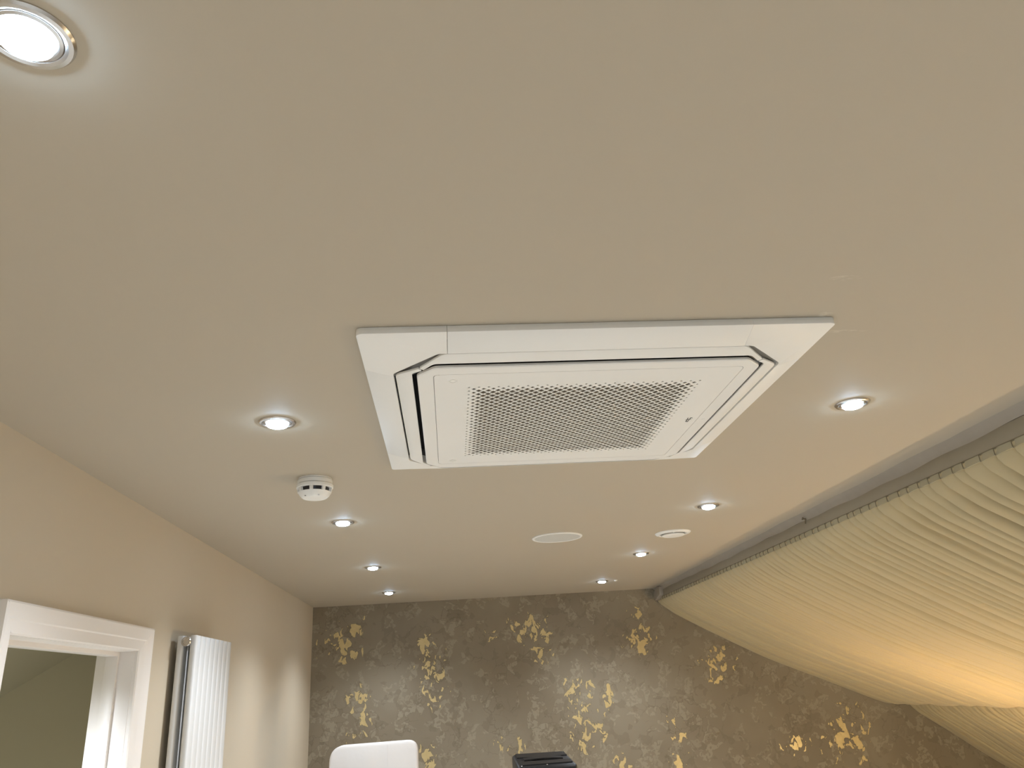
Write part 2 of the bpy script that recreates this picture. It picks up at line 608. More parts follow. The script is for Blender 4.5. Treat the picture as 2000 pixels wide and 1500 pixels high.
rng = np.random.default_rng(11)
DR0, DR1 = 0.8, 6.075
yk = [DR0 + 0.03]
while yk[-1] < DR1 - 0.05:
    yk.append(yk[-1] + 0.066 * rng.uniform(0.72, 1.28))
yk = np.array(yk)
cyk = np.r_[yk]


def swag(name, prof, rows, creases, depth, env, drift, seed, waves=0.006):
    """pleated sheet: the columns of the grid follow the creases, so every fold stays a clean line"""
    rg = np.random.default_rng(seed)
    xz, s = catmull(prof, rows)
    tan = np.gradient(xz, axis=0)
    tan /= np.linalg.norm(tan, axis=1)[:, None]
    nor = np.c_[tan[:, 1], -tan[:, 0]]
    nor[nor[:, 1] > 0] *= -1
    creases = np.r_[DR0, creases, DR1]
    K = len(creases)
    c0 = depth * rg.uniform(0.40, 1.0, K)
    keep = np.where(rg.uniform(0, 1, K) < 0.42, rg.uniform(0.06, 0.3, K), rg.uniform(0.75, 1.0, K))
    dr = rg.normal(0, 1, K) * drift
    dr2 = rg.normal(0, 1, K) * drift * 0.6
    dr[0] = dr[-1] = dr2[0] = dr2[-1] = 0
    ph = rg.uniform(0, 6.28, 6)
    vf = rg.uniform(0.38, 0.68, K)
    PS = np.r_[0.0, 0.12, 0.24, 0.33, 0.38, 0.43, 0.48, 0.53, 0.58, 0.63, 0.68, 0.72, 0.76, 0.80, 0.85, 0.90, 0.95, 1.0]
    NP = len(PS)
    ny = (K - 1) * NP
    fk = np.repeat(np.arange(K - 1), NP)
    fp = np.tile(PS, K - 1)
    V = np.zeros((rows, ny, 3))
    for r in range(rows):
        u = s[r]
        e = env(u / s[-1], keep)
        yc = creases + dr * u + dr2 * (np.sin(u * 2.3 + np.arange(K)) - np.sin(np.arange(K)))
        yc = np.maximum.accumulate(yc + np.arange(K) * -0.014) + np.arange(K) * 0.014
        yc = np.minimum(yc, DR1 + 0.0)
        gap = yc[1:] - yc[:-1]
        amp = c0 * e
        lim = np.minimum(amp[:-1], 0.95 * gap)[fk]
        lip = np.minimum(amp[1:], 0.95 * gap)[fk]
        fv = vf[:-1][fk] * min(1.0, 0.2 + u / 0.2)
        p_ = np.clip((fp - fv) / (1.0 - fv), 0.0, 1.0)
        D = lim * (1.0 - np.sqrt(np.clip(1.0 - (1.0 - p_) ** 2.0, 0, 1)))
        ys = yc[:-1][fk] + fp * gap[fk]
        S = 0.22 * lip * fp ** 6
        g = min(1.0, u / 0.25)
        D = D + g * waves * (np.sin(ys * 21 + ph[0] + 0.6 * u) * 0.4 + np.sin(ys * 13.3 + ph[1] - 0.5 * u) * 0.5 + np.sin(ys * 37 + ph[2] + 0.9 * u) * 0.25)
        D = D - D.mean()
        V[r, :, 0] = xz[r, 0] - nor[r, 0] * D
        V[r, :, 2] = xz[r, 1] - nor[r, 1] * D
        V[r, :, 1] = np.minimum(ys + S, YB - 0.006)
    verts = V.reshape(-1, 3)
    idx = np.arange(rows * ny).reshape(rows, ny)
    faces = np.stack([idx[:-1, :-1], idx[:-1, 1:], idx[1:, 1:], idx[1:, :-1]], -1).reshape(-1, 4)
    me = bpy.data.meshes.new(name)
    me.vertices.add(len(verts))
    me.vertices.foreach_set('co', verts.ravel())
    me.loops.add(len(faces) * 4)
    me.loops.foreach_set('vertex_index', faces.ravel().astype(np.int32))
    me.polygons.add(len(faces))
    me.polygons.foreach_set('loop_start', np.arange(0, len(faces) * 4, 4, dtype=np.int32))
    me.update(calc_edges=True)
    me.polygons.foreach_set('use_smooth', np.ones(len(faces), bool))
    me.set_sharp_from_angle(angle=math.radians(42))
    me.materials.append(M['cloth'])
    o = bpy.data.objects.new(name, me)
    col.objects.link(o)
    return under(o, drape)


def env1(t_, keep):
    rise = min(1.0, 0.30 + t_ / 0.035)
    fade = 1.0 - (1.0 - keep) * min(1.0, max(0.0, (t_ - 0.05) / 0.45))
    flat = 1.0 - 0.25 * max(0.0, (t_ - 0.35) / 0.65) - 0.35 * max(0.0, (t_ - 0.75) / 0.25)
    return rise * fade * flat


def env2(t_, keep):
    fade = 1.0 - (1.0 - keep * 0.8) * min(1.0, t_ / 0.25)
    return fade * (1.0 - 0.3 * t_)


swag('swag', [(1.640, 2.318), (1.652, 2.296), (1.70, 2.266), (1.85, 2.175), (2.08, 2.041), (2.456, 1.837), (2.835, 1.669), (3.08, 1.560), (3.25, 1.484), (3.35, 1.452), (3.43, 1.462), (3.475, 1.520)],
     84, cyk, 0.074, env1, 0.012, 5)
cr2 = np.sort(np.r_[cyk + 0.02, rng.uniform(DR0, DR1, 30)])
swag('swag', [(3.475, 1.515), (3.50, 1.455), (3.56, 1.385), (3.755, 1.240), (4.126, 0.975), (4.45, 0.800), (4.70, 0.745), (4.86, 0.790)],
     52, cr2, 0.052, env2, 0.05, 9)

# gathered heading tape and its hooks
bm = bmesh.new()
ra = []
for i in range(700):
    y = DR0 + (5.99 - DR0) * i / 699
    k = int(np.argmin(np.abs(yk - y)))
    d = abs(yk[k] - y)
    x = 1.6365 + 0.006 * math.exp(-d / 0.006)
    ra.append((bm.verts.new((x, y, 2.321)), bm.verts.new((x, y, 2.300)), bm.verts.new((x + 0.004, y, 2.300)), bm.verts.new((x + 0.004, y, 2.321))))
for a, b in zip(ra[:-1], ra[1:]):
    for i in range(4):
        j = (i + 1) % 4
        bm.faces.new((a[i], a[j], b[j], b[i]))
bm.faces.new(ra[0])
bm.faces.new(ra[-1][::-1])
under(mesh_obj('heading_tape', bm, M['tape'], None, 50), drape)
bm = bmesh.new()
add_tube(bm, (0, 0, 0.0), (0, 0, 0.019), 0.0013, 6)
add_tube(bm, (0, 0, 0.0015), (0.004, 0.003, -0.002), 0.0013, 6)
hook = mesh_obj('hook', bm, M['hook'], None, 40)
hook_me = hook.data
first = True
for y in yk:
    if y < 1.4 or y > 5.97:
        continue
    if first:
        h = hook
        first = False
    else:
        h = bpy.data.objects.new('hook', hook_me)
        col.objects.link(h)
    h.location = (1.634, y, 2.3015)
    h.parent = drape
    h.matrix_parent_inverse = Matrix.Translation(-drape.location)

# ------------------------------------------------------------------ cassette air conditioner
CX, CY = 0.315, 1.787
ac = thing('air_conditioner', (CX, CY, CEIL), 'square white ceiling cassette air conditioner with perforated centre grille', 'air conditioner')
HO, HI, HP, HL, HG = 0.477, 0.417, 0.368, 0.333, 0.26875
ZL, ZI, ZP = 2.386 - CEIL, 2.367 - CEIL, 2.357 - CEIL


def rounded(pts, rads, seg=6):
    """round the corners of a polygon"""
    out = []
    n = len(pts)
    for i in range(n):
        p = Vector(pts[i])
        a = Vector(pts[i - 1]) - p
        b = Vector(pts[(i + 1) % n]) - p
        r = rads if isinstance(rads, (int, float)) else rads[i]
        if r <= 0:
            out.append((p.x, p.y))
            continue
        half = a.angle(b) / 2
        d = min(r / math.tan(half), a.length * 0.49, b.length * 0.49)
        p0, p1 = p + a.normalized() * d, p + b.normalized() * d
        for k in range(seg + 1):
            s = k / seg
            q = (1 - s) ** 2 * p0 + 2 * s * (1 - s) * p + s * s * p1
            out.append((q.x, q.y))
    return out


def rot4(pts, k):
    c, s = [(1, 0), (0, 1), (-1, 0), (0, -1)][k]
    return [(x * c - y * s, x * s + y * c) for x, y in pts]


CH = 0.095
fz = lambda x, y: ZI + (ZL - ZI) * min(1.0, max(0.0, (max(abs(x), abs(y)) - HI) / (HO - HI)))
SEAM = HI - CH - 0.018
# four corner covers and four frame sides around the octagonal opening
corner_out = rounded([(-HO, -HO)], 0)
c_pts = []
c_pts += [(-SEAM, -HO)]
c_pts += [(-SEAM, -HI)]
arc = rounded([(-SEAM, -HI), (-(HI - CH), -HI), (-HI, -(HI - CH)), (-HI, -SEAM)], [0, 0.035, 0.035, 0], 5)
c_pts += arc[1:-1]
c_pts += [(-HI, -SEAM), (-HO, -SEAM)]
oc = rounded([(-HO, -SEAM), (-HO, -HO), (-SEAM, -HO)], [0, 0.014, 0], 5)
c_pts += oc[1:-1]
cm = None
for k in range(4):
    if cm is None:
        bm = bmesh.new()
        add_prism(bm, c_pts, lambda x, y: fz(x, y), -0.0005)
        bevel(bm, 0.0006, 2, 0.6)
        o = mesh_obj('corner_cover', bm, M['plastic'], ac, 25)
        cm = o.data
    else:
        o = link_mesh('corner_cover', cm, None, ac)
    o.rotation_euler = (0, 0, k * math.pi / 2)
sm = None
for k in range(4):
    if sm is None:
        bm = bmesh.new()
        n = 10
        pts = [(-SEAM + 0.0008, -HO), (SEAM, -HO), (SEAM, -HI), (-SEAM + 0.0008, -HI)]
        add_prism(bm, pts, fz, -0.0005)
        bevel(bm, 0.0006, 2, 0.6)
        o = mesh_obj('frame_side', bm, M['plastic'], ac, 25)
        sm = o.data
    else:
        o = link_mesh('frame_side', sm, None, ac)
    o.rotation_euler = (0, 0, k * math.pi / 2)
# seam backing, a hair above the visible face, and the black throat of the outlets
bm = bmesh.new()
N8 = rounded([(-HI + CH, -HI), (HI - CH, -HI), (HI, -HI + CH), (HI, HI - CH), (HI - CH, HI), (-HI + CH, HI), (-HI, HI - CH), (-HI, -HI + CH)], 0.035, 5)
add_prism(bm, [(x * 0.998, y * 0.998) for x, y in N8], -0.006, -0.001)
mesh_obj('outlet_throat', bm, M['black_cavity'], ac)
# grey recess plates behind the four chamfered corners
for k in range(4):
    bm = bmesh.new()
    pts = [(-(HI - CH) + 0.03, -HI + 0.0005), (-(HI - CH), -HI + 0.0005), (-HI + 0.0005, -(HI - CH)), (-HI + 0.0005, -(HI - CH) + 0.03), (-HI + 0.034, -(HI - CH) + 0.03), (-(HI - CH) + 0.03, -HI + 0.034)]
    add_prism(bm, rot4(pts, k), ZI + 0.008, -0.006)
    mesh_obj('corner_recess', bm, M['plastic_grey'], ac)
# swing louvres, one per side, mitred at the corners
VO, VI = HI - 0.0042, HP + 0.0098
CSUM = 2 * HI - CH - 0.0140              # x + y along the outer chamfer of the louvres
PCUT = 2 * HP - 0.038                    # x + y along the cut corner of the centre panel
ISUM = PCUT + 0.0120
lm = None
for k in range(4):
    if lm is None:
        bm = bmesh.new()
        cm_, im_ = CSUM / 2, ISUM / 2
        right = [(CSUM - VO, -VO), (cm_ - 0.0012, -cm_ - 0.0012), (im_ - 0.0012, -im_ - 0.0012), (ISUM - VI, -VI)]
        raw = [(-x, y) for x, y in right[::-1]]
        raw = right + raw
        pts = rounded(raw, [0.03, 0.003, 0.003, 0.02, 0.02, 0.003, 0.003, 0.03], 4)
        lo = lambda x, y: ZI - 0.0050 + 0.0060 * (abs(y) - VI) / (VO - VI)
        add_prism(bm, pts, lo, lambda x, y: lo(x, y) + 0.005)
        bevel(bm, 0.0012, 2, 0.9)
        o = mesh_obj('louvre', bm, M['plastic'], ac, 40)
        lm = o.data
    else:
        o = link_mesh('louvre', lm, None, ac)
    o.rotation_euler = (0, 0, k * math.pi / 2)
# centre panel border with a rounded opening for the grille
sq = lambda h, r, seg=6: rounded([(-h, -h), (h, -h), (h, h), (-h, h)], r, seg)
bm = bmesh.new()
q_ = PCUT - HP
po = rounded([(-q_, -HP), (q_, -HP), (HP, -q_), (HP, q_), (q_, HP), (-q_, HP), (-HP, q_), (-HP, -q_)], 0.02, 3)
pi_ = sq(HL + 0.0010, 0.014, 7)
po = po[-4:] + po[:-4]
levels = []
for ring, z in ((po, ZP + 0.0065), (po, ZP + 0.002), ([(x * 0.9945, y * 0.9945) for x, y in po], ZP), (pi_, ZP), (pi_, ZP + 0.004), (pi_, ZP + 0.0065)):
    levels.append([bm.verts.new((x, y, z)) for x, y in ring])
for a, b in zip(levels, levels[1:] + levels[:1]):
    n = len(a)
    for i in range(n):
        j = (i + 1) % n
        bm.faces.new((a[i], a[j], b[j], b[i]))
mesh_obj('panel_border', bm, M['plastic'], ac, 30)
bm = bmesh.new()
add_prism(bm, [(x * 0.985, y * 0.985) for x, y in po], ZP + 0.0066, -0.006)
mesh_obj('panel_body', bm, M['black_cavity'], ac)
# perforated lid: lattice of diamond holes with real depth
bm = bmesh.new()
cache = {}


def vert(x, y, z):
    key = (round(x, 6), round(y, 6), round(z, 6))
    if key not in cache:
        cache[key] = bm.verts.new((x, y, z))
    return cache[key]


NH = 25
p = 2 * HG / NH
TH = 0.0015


def diamond(ci, cj):
    x, y = -HG + (ci + 0.5) * p, -HG + (cj + 0.5) * p
    e = min(ci, cj, NH - 1 - ci, NH - 1 - cj)
    s = 0.30 if e < 0.25 else 0.50 if e < 0.75 else 0.68 if e < 1.25 else 0.80
    o4 = [(x - p / 2, y), (x, y - p / 2), (x + p / 2, y), (x, y + p / 2)]
    i4 = [(x + (a - x) * s, y + (b - y) * s) for a, b in o4]
    for k in range(4):
        l_ = (k + 1) % 4
        bm.faces.new((vert(*o4[k], ZP), vert(*o4[l_], ZP), vert(*i4[l_], ZP), vert(*i4[k], ZP)))
        bm.faces.new((vert(*i4[k], ZP), vert(*i4[l_], ZP), vert(*i4[l_], ZP + TH), vert(*i4[k], ZP + TH)))


for i in range(NH):
    for j in range(NH):
        diamond(i, j)
        if i < NH - 1 and j < NH - 1:
            diamond(i + 0.5, j + 0.5)
for k in range(4):
    tip = [(-HG + (i + 0.5) * p, -HG) for i in range(NH)]
    mid = [(-HG + (i + 1) * p, -HG + p / 2) for i in range(NH - 1)]
    for i in range(NH - 1):
        tri = rot4([tip[i], tip[i + 1], mid[i]], k)
        bm.faces.new([vert(*q, ZP) for q in tri])
    cr = rot4([(-HG, -HG), tip[0], (-HG, -HG + p / 2)], k)
    bm.faces.new([vert(*q, ZP) for q in cr])
    # plain margin strip from the perforated square to the lid edge
    strip = rot4([(-HG, -HG)] + tip + [(HG, -HG)], k)
    edge_r = rot4(rounded([(-HL, -HL), (HL, -HL)], 0), k)
    bm.faces.new([vert(*q, ZP) for q in strip[::-1]] + [vert(*edge_r[0], ZP), vert(*edge_r[1], ZP)])
    e0, e1 = edge_r
    bm.faces.new((vert(*e0, ZP), vert(*e1, ZP), vert(*e1, ZP + 0.006), vert(*e0, ZP + 0.006)))
cv = [v for v in bm.verts if abs(abs(v.co.x) - HL) < 1e-5 and abs(abs(v.co.y) - HL) < 1e-5]
ce = [e for e in bm.edges if e.verts[0] in cv and e.verts[1] in cv and abs(e.verts[0].co.z - e.verts[1].co.z) > 1e-4]
bmesh.ops.bevel(bm, geom=ce, offset=0.012, segments=5, affect='EDGES', profile=0.5)
grille = mesh_obj('grille', bm, M['plastic'], ac)
bm = bmesh.new()
add_prism(bm, sq(HG + 0.006, 0.004, 2), ZP + 0.0062, ZP + 0.0075)
mesh_obj('filter', bm, M['filter'], ac)
# small embossed diamond and printed logo near the lid edge
for (ex, ey) in ((-HL + 0.040, -HL + 0.036), (-HL + 0.040, HL - 0.030)):
    bm = bmesh.new()
    o4 = [(ex - .011, ey), (ex, ey - .011), (ex + .011, ey), (ex, ey + .011)]
    i4 = [(ex + (a - ex) * .80, ey + (b - ey) * .80) for a, b in o4]
    for z0, z1 in ((ZP - 0.0006, ZP + 0.0005),):
        A0 = [bm.verts.new((*q, z0)) for q in rounded(o4, 0.003, 2)]
        B0 = [bm.verts.new((*q, z0)) for q in rounded(i4, 0.003, 2)]
        A1 = [bm.verts.new((*q, z1)) for q in rounded(o4, 0.003, 2)]
        B1 = [bm.verts.new((*q, z1)) for q in rounded(i4, 0.003, 2)]
        n = len(A0)
        for i in range(n):
            j = (i + 1) % n
            bm.faces.new((A0[i], A0[j], B0[j], B0[i]))
            bm.faces.new((A0[j], A0[i], A1[i], A1[j]))
            bm.faces.new((B0[i], B0[j], B1[j], B1[i]))
    mesh_obj('release_mark', bm, M['plastic'], grille)
bm = bmesh.new()
lx, ly = 0.622 - CX + 0.003, 1.795 * 1.003 - CY
for (u0_, v0_, u1_, v1_, wd) in ((-0.004, -0.016, -0.001, 0.012, 0.0024), (0.003, -0.018, 0.003, 0.014, 0.0022), (-0.006, 0.000, 0.007, -0.006, 0.0022), (-0.003, 0.013, 0.004, 0.016, 0.002), (0.004, -0.017, 0.008, -0.014, 0.002)):
    a, b = Vector((lx + u0_, ly + v0_)), Vector((lx + u1_, ly + v1_))
    d = (b - a).normalized()
    nrm = Vector((-d.y, d.x)) * wd / 2
    q = [a - nrm, b - nrm, b + nrm, a + nrm]
    add_prism(bm, [(v.x, v.y) for v in q], ZP - 0.0005, ZP + 0.0004)
mesh_obj('logo', bm, M['logo_ink'], grille)
bm = bmesh.new()
add_lathe(bm, [(0, -0.0008), (0.0035, -0.0006), (0.0045, 0.001)], 16, (0.350, 0.012, ZP))
mesh_obj('indicator', bm, M['plastic'], ac, 40)

# ------------------------------------------------------------------ recessed downlights
GRP = 'recessed downlights in the ceiling'
dl = thing('downlight', (-0.414, 0.620, CEIL), 'dazzling recessed downlight in the near corner of the ceiling', 'downlight', GRP)
bm = bmesh.new()
add_lathe(bm, [(0.0455, 0.0), (0.0455, -0.0015), (0.043, -0.0042), (0.0385, -0.0048), (0.0350, -0.0030), (0.0335, 0.0), ], 48, closed=True)
mesh_obj('rim', bm, M['chrome'], dl, 30)
bm = bmesh.new()
add_lathe(bm, [(0.0268, -0.0005), (0.0262, -0.0085), (0.0238, -0.0112), (0.017, -0.0136), (0.009, -0.0146), (0.0, -0.0149)], 40)
mesh_obj('lens', bm, M['lens'], dl, 60)
bm = bmesh.new()
add_lathe(bm, [(0.0345, -0.0002), (0.0335, -0.0034), (0.0300, -0.0046), (0.0272, -0.0040), (0.0268, -0.0002)], 48, closed=True)
mesh_obj('tilt_ring', bm, M['chrome'], dl, 30)
sp = bpy.data.lights.new('downlight_beam', 'SPOT')
sp.energy = SPOT_W
sp.color = SPOT_COL
sp.spot_size = math.radians(128)
sp.spot_blend = 0.85
sp.shadow_soft_size = 0.028
so = bpy.data.objects.new('downlight_beam', sp)
so.location = (0, 0, -0.018)
so.parent = dl
col.objects.link(so)
for (x, y, lab) in ((-0.415, 1.832, 'chrome-rimmed downlight left of the air conditioner, before the smoke detector'),
                    (-0.414, 3.055, 'chrome-rimmed downlight just beyond the smoke detector'),
                    (-0.410, 4.258, 'small downlight in left row, second from the patterned wall'),
                    (-0.412, 5.410, 'small downlight in left row, closest to the patterned wall'),
                    (1.098, 1.838, 'chrome-rimmed downlight right of the air conditioner beside the drape'),
                    (1.093, 3.062, 'chrome-rimmed downlight above the round extract vent, by the curtain track'),
                    (1.087, 4.258, 'small downlight in right row, second from the patterned wall'),
                    (1.080, 5.428, 'small downlight in right row, beside the tiny white sensor'),
                    (1.095, 0.620, 'downlight at near end of right row, past the picture edge'),
                    (-0.414, -0.60, 'downlight of the left row, first behind the viewpoint'),
                    (1.095, -0.60, 'downlight of the right row, first behind the viewpoint'),
                    (-0.414, -1.82, 'downlight of the left row, second behind the viewpoint'),
                    (1.095, -1.82, 'downlight of the right row, second behind the viewpoint'),
                    (-0.414, -3.04, 'downlight of the left row, last behind the viewpoint'),
                    (1.095, -3.04, 'downlight of the right row, last behind the viewpoint')):
    copy_thing(dl, (x, y, CEIL), lab, GRP)

# ------------------------------------------------------------------ smoke detector
sd = thing('smoke_detector', (-0.413, 2.385, CEIL), 'white domed smoke detector with dark slots on the ceiling', 'smoke detector')
bm = bmesh.new()
add_lathe(bm, [(0, 0), (0.052, 0), (0.0525, -0.003), (0.0495, -0.0045), (0.0495, -0.0065), (0.054, -0.0075), (0.0545, -0.018), (0.053, -0.0195), (0, -0.0195)], 64)
mesh_obj('mounting_base', bm, M['plastic'], sd, 30)
bm = bmesh.new()
add_lathe(bm, [(0, -0.0200), (0.0555, -0.0205), (0.057, -0.0225), (0.0565, -0.0310), (0.0545, -0.0325), (0.047, -0.0325), (0, -0.0325)], 64)
mesh_obj('collar', bm, M['plastic'], sd, 30)
bm = bmesh.new()
add_lathe(bm, [(0, -0.0320), (0.047, -0.0320), (0.045, -0.0455), (0, -0.0455)], 48)
mesh_obj('sensing_chamber', bm, M['dark_plastic'], sd, 30)
rib_me = None
for k in range(8):
    if rib_me is None:
        bm = bmesh.new()
        pts = [(0.044, -0.0055), (0.0545, -0.005), (0.0545, 0.005), (0.044, 0.0055)]
        add_prism(bm, pts, -0.0455, -0.0320)
        for v in bm.verts:
            if v.co.z < -0.043 and v.co.x > 0.05:
                v.co.x -= 0.002
        bevel(bm, 0.0012, 2)
        o = mesh_obj('rib', bm, M['plastic'], sd, 35)
        rib_me = o.data
    else:
        o = link_mesh('rib', rib_me, None, sd)
    o.rotation_euler = (0, 0, math.radians(-90 - 3 + k * 45))
bm = bmesh.new()
add_lathe(bm, [(0, -0.0445), (0.0500, -0.0445), (0.0515, -0.0455), (0.0495, -0.0485), (0.0455, -0.0545), (0.0405, -0.0600), (0.0365, -0.0628), (0.0330, -0.0638), (0.020, -0.0648), (0, -0.0652)], 64)
cap = mesh_obj('dome', bm, M['plastic'], sd, 30)
for ang in (-125, -62):
    bm = bmesh.new()
    a = math.radians(ang)
    add_lathe(bm, [(0, -0.0015), (0.0026, -0.001), (0.0030, 0.001)], 12, (0.0395 * math.cos(a), 0.0395 * math.sin(a), -0.0606))
    mesh_obj('indicator', bm, M['plastic_grey'] if ang == -125 else M['radiator'], cap, 40)

# ------------------------------------------------------------------ ceiling speaker, extract vent, sensor
cs = thing('ceiling_speaker', (0.525, 3.618, CEIL), 'round flush ceiling speaker with grey mesh and white rim', 'speaker')
bm = bmesh.new()
add_lathe(bm, [(0.121, 0), (0.121, -0.003), (0.118, -0.0055), (0.111, -0.0055), (0.109, -0.0035), (0.109, 0)], 72, closed=True)
mesh_obj('rim', bm, M['plastic'], cs, 30)
bm = bmesh.new()
add_lathe(bm, [(0.1095, -0.001), (0.1085, -0.0045), (0.06, -0.0050), (0, -0.0052)], 72)
mesh_obj('mesh_cover', bm, M['speaker_mesh'], cs, 60)

ev = thing('extract_vent', (1.104, 3.652, CEIL), 'round white extract vent with raised centre disc', 'vent')
bm = bmesh.new()
add_lathe(bm, [(0.087, 0), (0.087, -0.002), (0.083, -0.006), (0.070, -0.010), (0.064, -0.008), (0.060, 0.0)], 64, closed=True)
mesh_obj('flange', bm, M['plastic'], ev, 30)
bm = bmesh.new()
add_lathe(bm, [(0.062, -0.001), (0.060, -0.002), (0, -0.002)], 48)
mesh_obj('throat', bm, M['plastic_grey'], ev, 60)
bm = bmesh.new()
add_lathe(bm, [(0, -0.004), (0.046, -0.006), (0.054, -0.010), (0.055, -0.014), (0.051, -0.0165), (0.03, -0.018), (0, -0.0185)], 56)
mesh_obj('disc', bm, M['plastic'], ev, 40)
for a in (0.3, 2.4, 4.5):
    bm = bmesh.new()
    c_, s_ = math.cos(a), math.sin(a)
    add_tube(bm, (0.045 * c_, 0.045 * s_, -0.009), (0.069 * c_, 0.069 * s_, -0.007), 0.002, 8)
    mesh_obj('bracket_arm', bm, M['plastic'], ev, 40)

bm = bmesh.new()
add_lathe(bm, [(0, 0), (0.012, 0), (0.012, -0.003), (0.010, -0.0055), (0.006, -0.007), (0, -0.0075)], 28)
o = mesh_obj('ceiling_sensor', bm, M['plastic'], None, 40, (1.176, 5.413, CEIL))
tag(o, 'tiny white button sensor on the ceiling near the patterned wall', 'sensor')

# ------------------------------------------------------------------ column radiator
RX, RY0, RY1, RZ0, RZ1 = -0.943, 3.052, 3.540, 0.35, 2.001
rad = thing('radiator', (-0.978, (RY0 + RY1) / 2, RZ0), 'tall white vertical column radiator on the left wall beside the doorway', 'radiator')
NT_ = 8
tw = (RY1 - RY0) / NT_


def rtube(name, xc, hx, yc, z0, z1, wy):
    bm = bmesh.new()
    prof = rounded([(-hx, -wy / 2), (hx, -wy / 2), (hx, wy / 2), (-hx, wy / 2)], min(hx, wy / 2) * 0.75, 4)
    add_prism(bm, prof, z0, z1)
    bevel(bm, 0.0025, 2, 0.9)
    return bm


fm = None
for row, (xc, hx) in enumerate(((RX - 0.012, 0.012), (-1.002, 0.012))):
    for i in range(NT_):
        yc = RY0 + tw * (i + 0.5)
        if fm is None:
            o = mesh_obj('column', rtube('column', 0, hx, 0, RZ0, RZ1, tw - 0.0045), M['radiator'], None, 35)
            fm = o.data
        else:
            o = link_mesh('column', fm, None)
        o.location = (xc, yc, 0)
        o.parent = rad
        o.matrix_parent_inverse = Matrix.Translation(-rad.location)
for z in (RZ1 - 0.022, RZ0 + 0.03):
    bm = bmesh.new()
    add_tube(bm, (-0.9785, RY0 + 0.001, z), (-0.9785, RY1 - 0.001, z), 0.0145, 24)
    h = under(mesh_obj('header_pipe', bm, M['radiator'], None, 35), rad)
    bm = bmesh.new()
    add_lathe(bm, [(0, 0), (0.0175, 0), (0.0175, -0.004), (0.0155, -0.0065), (0.0125, -0.0065), (0.0115, -0.003), (0, -0.003)], 28)
    pl = mesh_obj('end_plug', bm, M['chrome'], h, 30)
    pl.rotation_euler = (-math.pi / 2, 0, 0)
    pl.location = (-0.9785, RY0 - 0.001, z)
    pl.rotation_euler = (-math.pi / 2, 0, 0)
for z in (RZ1 - 0.62, RZ0 + 0.25):
    for yy in (RY0 + 0.12, RY1 - 0.12):
        bm = bmesh.new()
        add_box(bm, (XL + 0.001, yy - 0.015, z - 0.03), (-1.013, yy + 0.015, z + 0.03))
        under(mesh_obj('wall_bracket', bm, M['radiator']), rad)

# ------------------------------------------------------------------ covered chair
ch = thing('covered_chair', (-0.43, 4.70, 0), 'high-backed chair under a white stretch cover by the patterned wall', 'chair')
CYB = 0.0
xl, xr, zt = -0.272, 0.228, 1.500
bm = bmesh.new()
out = rounded([(xl - 0.012, 0.42), (xr + 0.022, 0.42), (xr, zt + 0.002), (xl + 0.012, zt - 0.001)], [0, 0, 0.062, 0.085], 10)
add_prism(bm, out, -0.045, 0.045)
for v in bm.verts:
    v.co = Vector((v.co.x, v.co.z, v.co.y))
bevel(bm, 0.016, 4, 0.9)
for v in bm.verts:
    v.co.y += 0.10 * max(0.0, v.co.z - 0.42) ** 1.2 - 0.02
bk = mesh_obj('backrest', bm, M['chair_cover'], ch, 50)
bm = bmesh.new()
for s_ in (-1,):
    add_box(bm, (-0.0035 + 0.06, -0.049, 0.5), (0.0035 + 0.06, -0.0445, zt - 0.012))
for v in bm.verts:
    v.co.y += 0.10 * max(0.0, v.co.z - 0.42) ** 1.2 - 0.02
bmesh.ops.subdivide_edges(bm, edges=[e for e in bm.edges if abs(e.verts[0].co.z - e.verts[1].co.z) > 0.5], cuts=14)
for v in bm.verts:
    if 0.51 < v.co.z < zt - 0.02:
        t0 = 0.10 * (0.08) ** 1.2
        y_lin = (v.co.z - 0.5) / (zt - 0.512)
        y0_, y1_ = 0.10 * 0.08 ** 1.2, 0.10 * (zt - 0.432) ** 1.2
        v.co.y += 0.10 * max(0.0, v.co.z - 0.42) ** 1.2 - (y0_ + (y1_ - y0_) * y_lin)
mesh_obj('seam', bm, M['chair_cover'], bk)
bm = bmesh.new()
add_box(bm, (-0.27, -0.50, 0.36), (0.24, 0.03, 0.50))
bevel(bm, 0.03, 4)
mesh_obj('seat', bm, M['chair_cover'], ch, 50)
bm = bmesh.new()
add_prism(bm, [(-0.26, -0.49), (0.23, -0.49), (0.23, 0.02), (-0.26, 0.02)], 0.16, 0.40)
mesh_obj('skirt', bm, M['chair_cover'], ch)
for (x, y) in ((-0.23, -0.45), (0.20, -0.45), (-0.23, -0.01), (0.20, -0.01)):
    bm = bmesh.new()
    add_tube(bm, (x, y, 0.0), (x, y, 0.38), 0.016, 12, 0.024)
    mesh_obj('leg', bm, M['black_metal'], ch, 40)

# ------------------------------------------------------------------ loudspeaker on its stand
ls = thing('loudspeaker', (0.435, 4.07, 0.98), 'black loudspeaker with a carrying handle in its top, before the patterned wall', 'speaker')
# top corners: front left/right, back right/left (x, y, z) in the room
tops = [(0.298, 3.955, 1.392), (0.578, 3.935, 1.394), (0.556, 4.180, 1.430), (0.288, 4.200, 1.432)]
bm = bmesh.new()
bot = [(x, y + 0.010, 0.985) for x, y, z in tops]
T = [bm.verts.new(q) for q in tops]
Bv = [bm.verts.new(q) for q in bot]
bm.faces.new(T)
bm.faces.new(Bv[::-1])
for i in range(4):
    j = (i + 1) % 4
    bm.faces.new((T[i], Bv[i], Bv[j], T[j]))
bevel(bm, 0.014, 3)
cab = under(mesh_obj('cabinet', bm, M['black_case'], None, 40), ls)


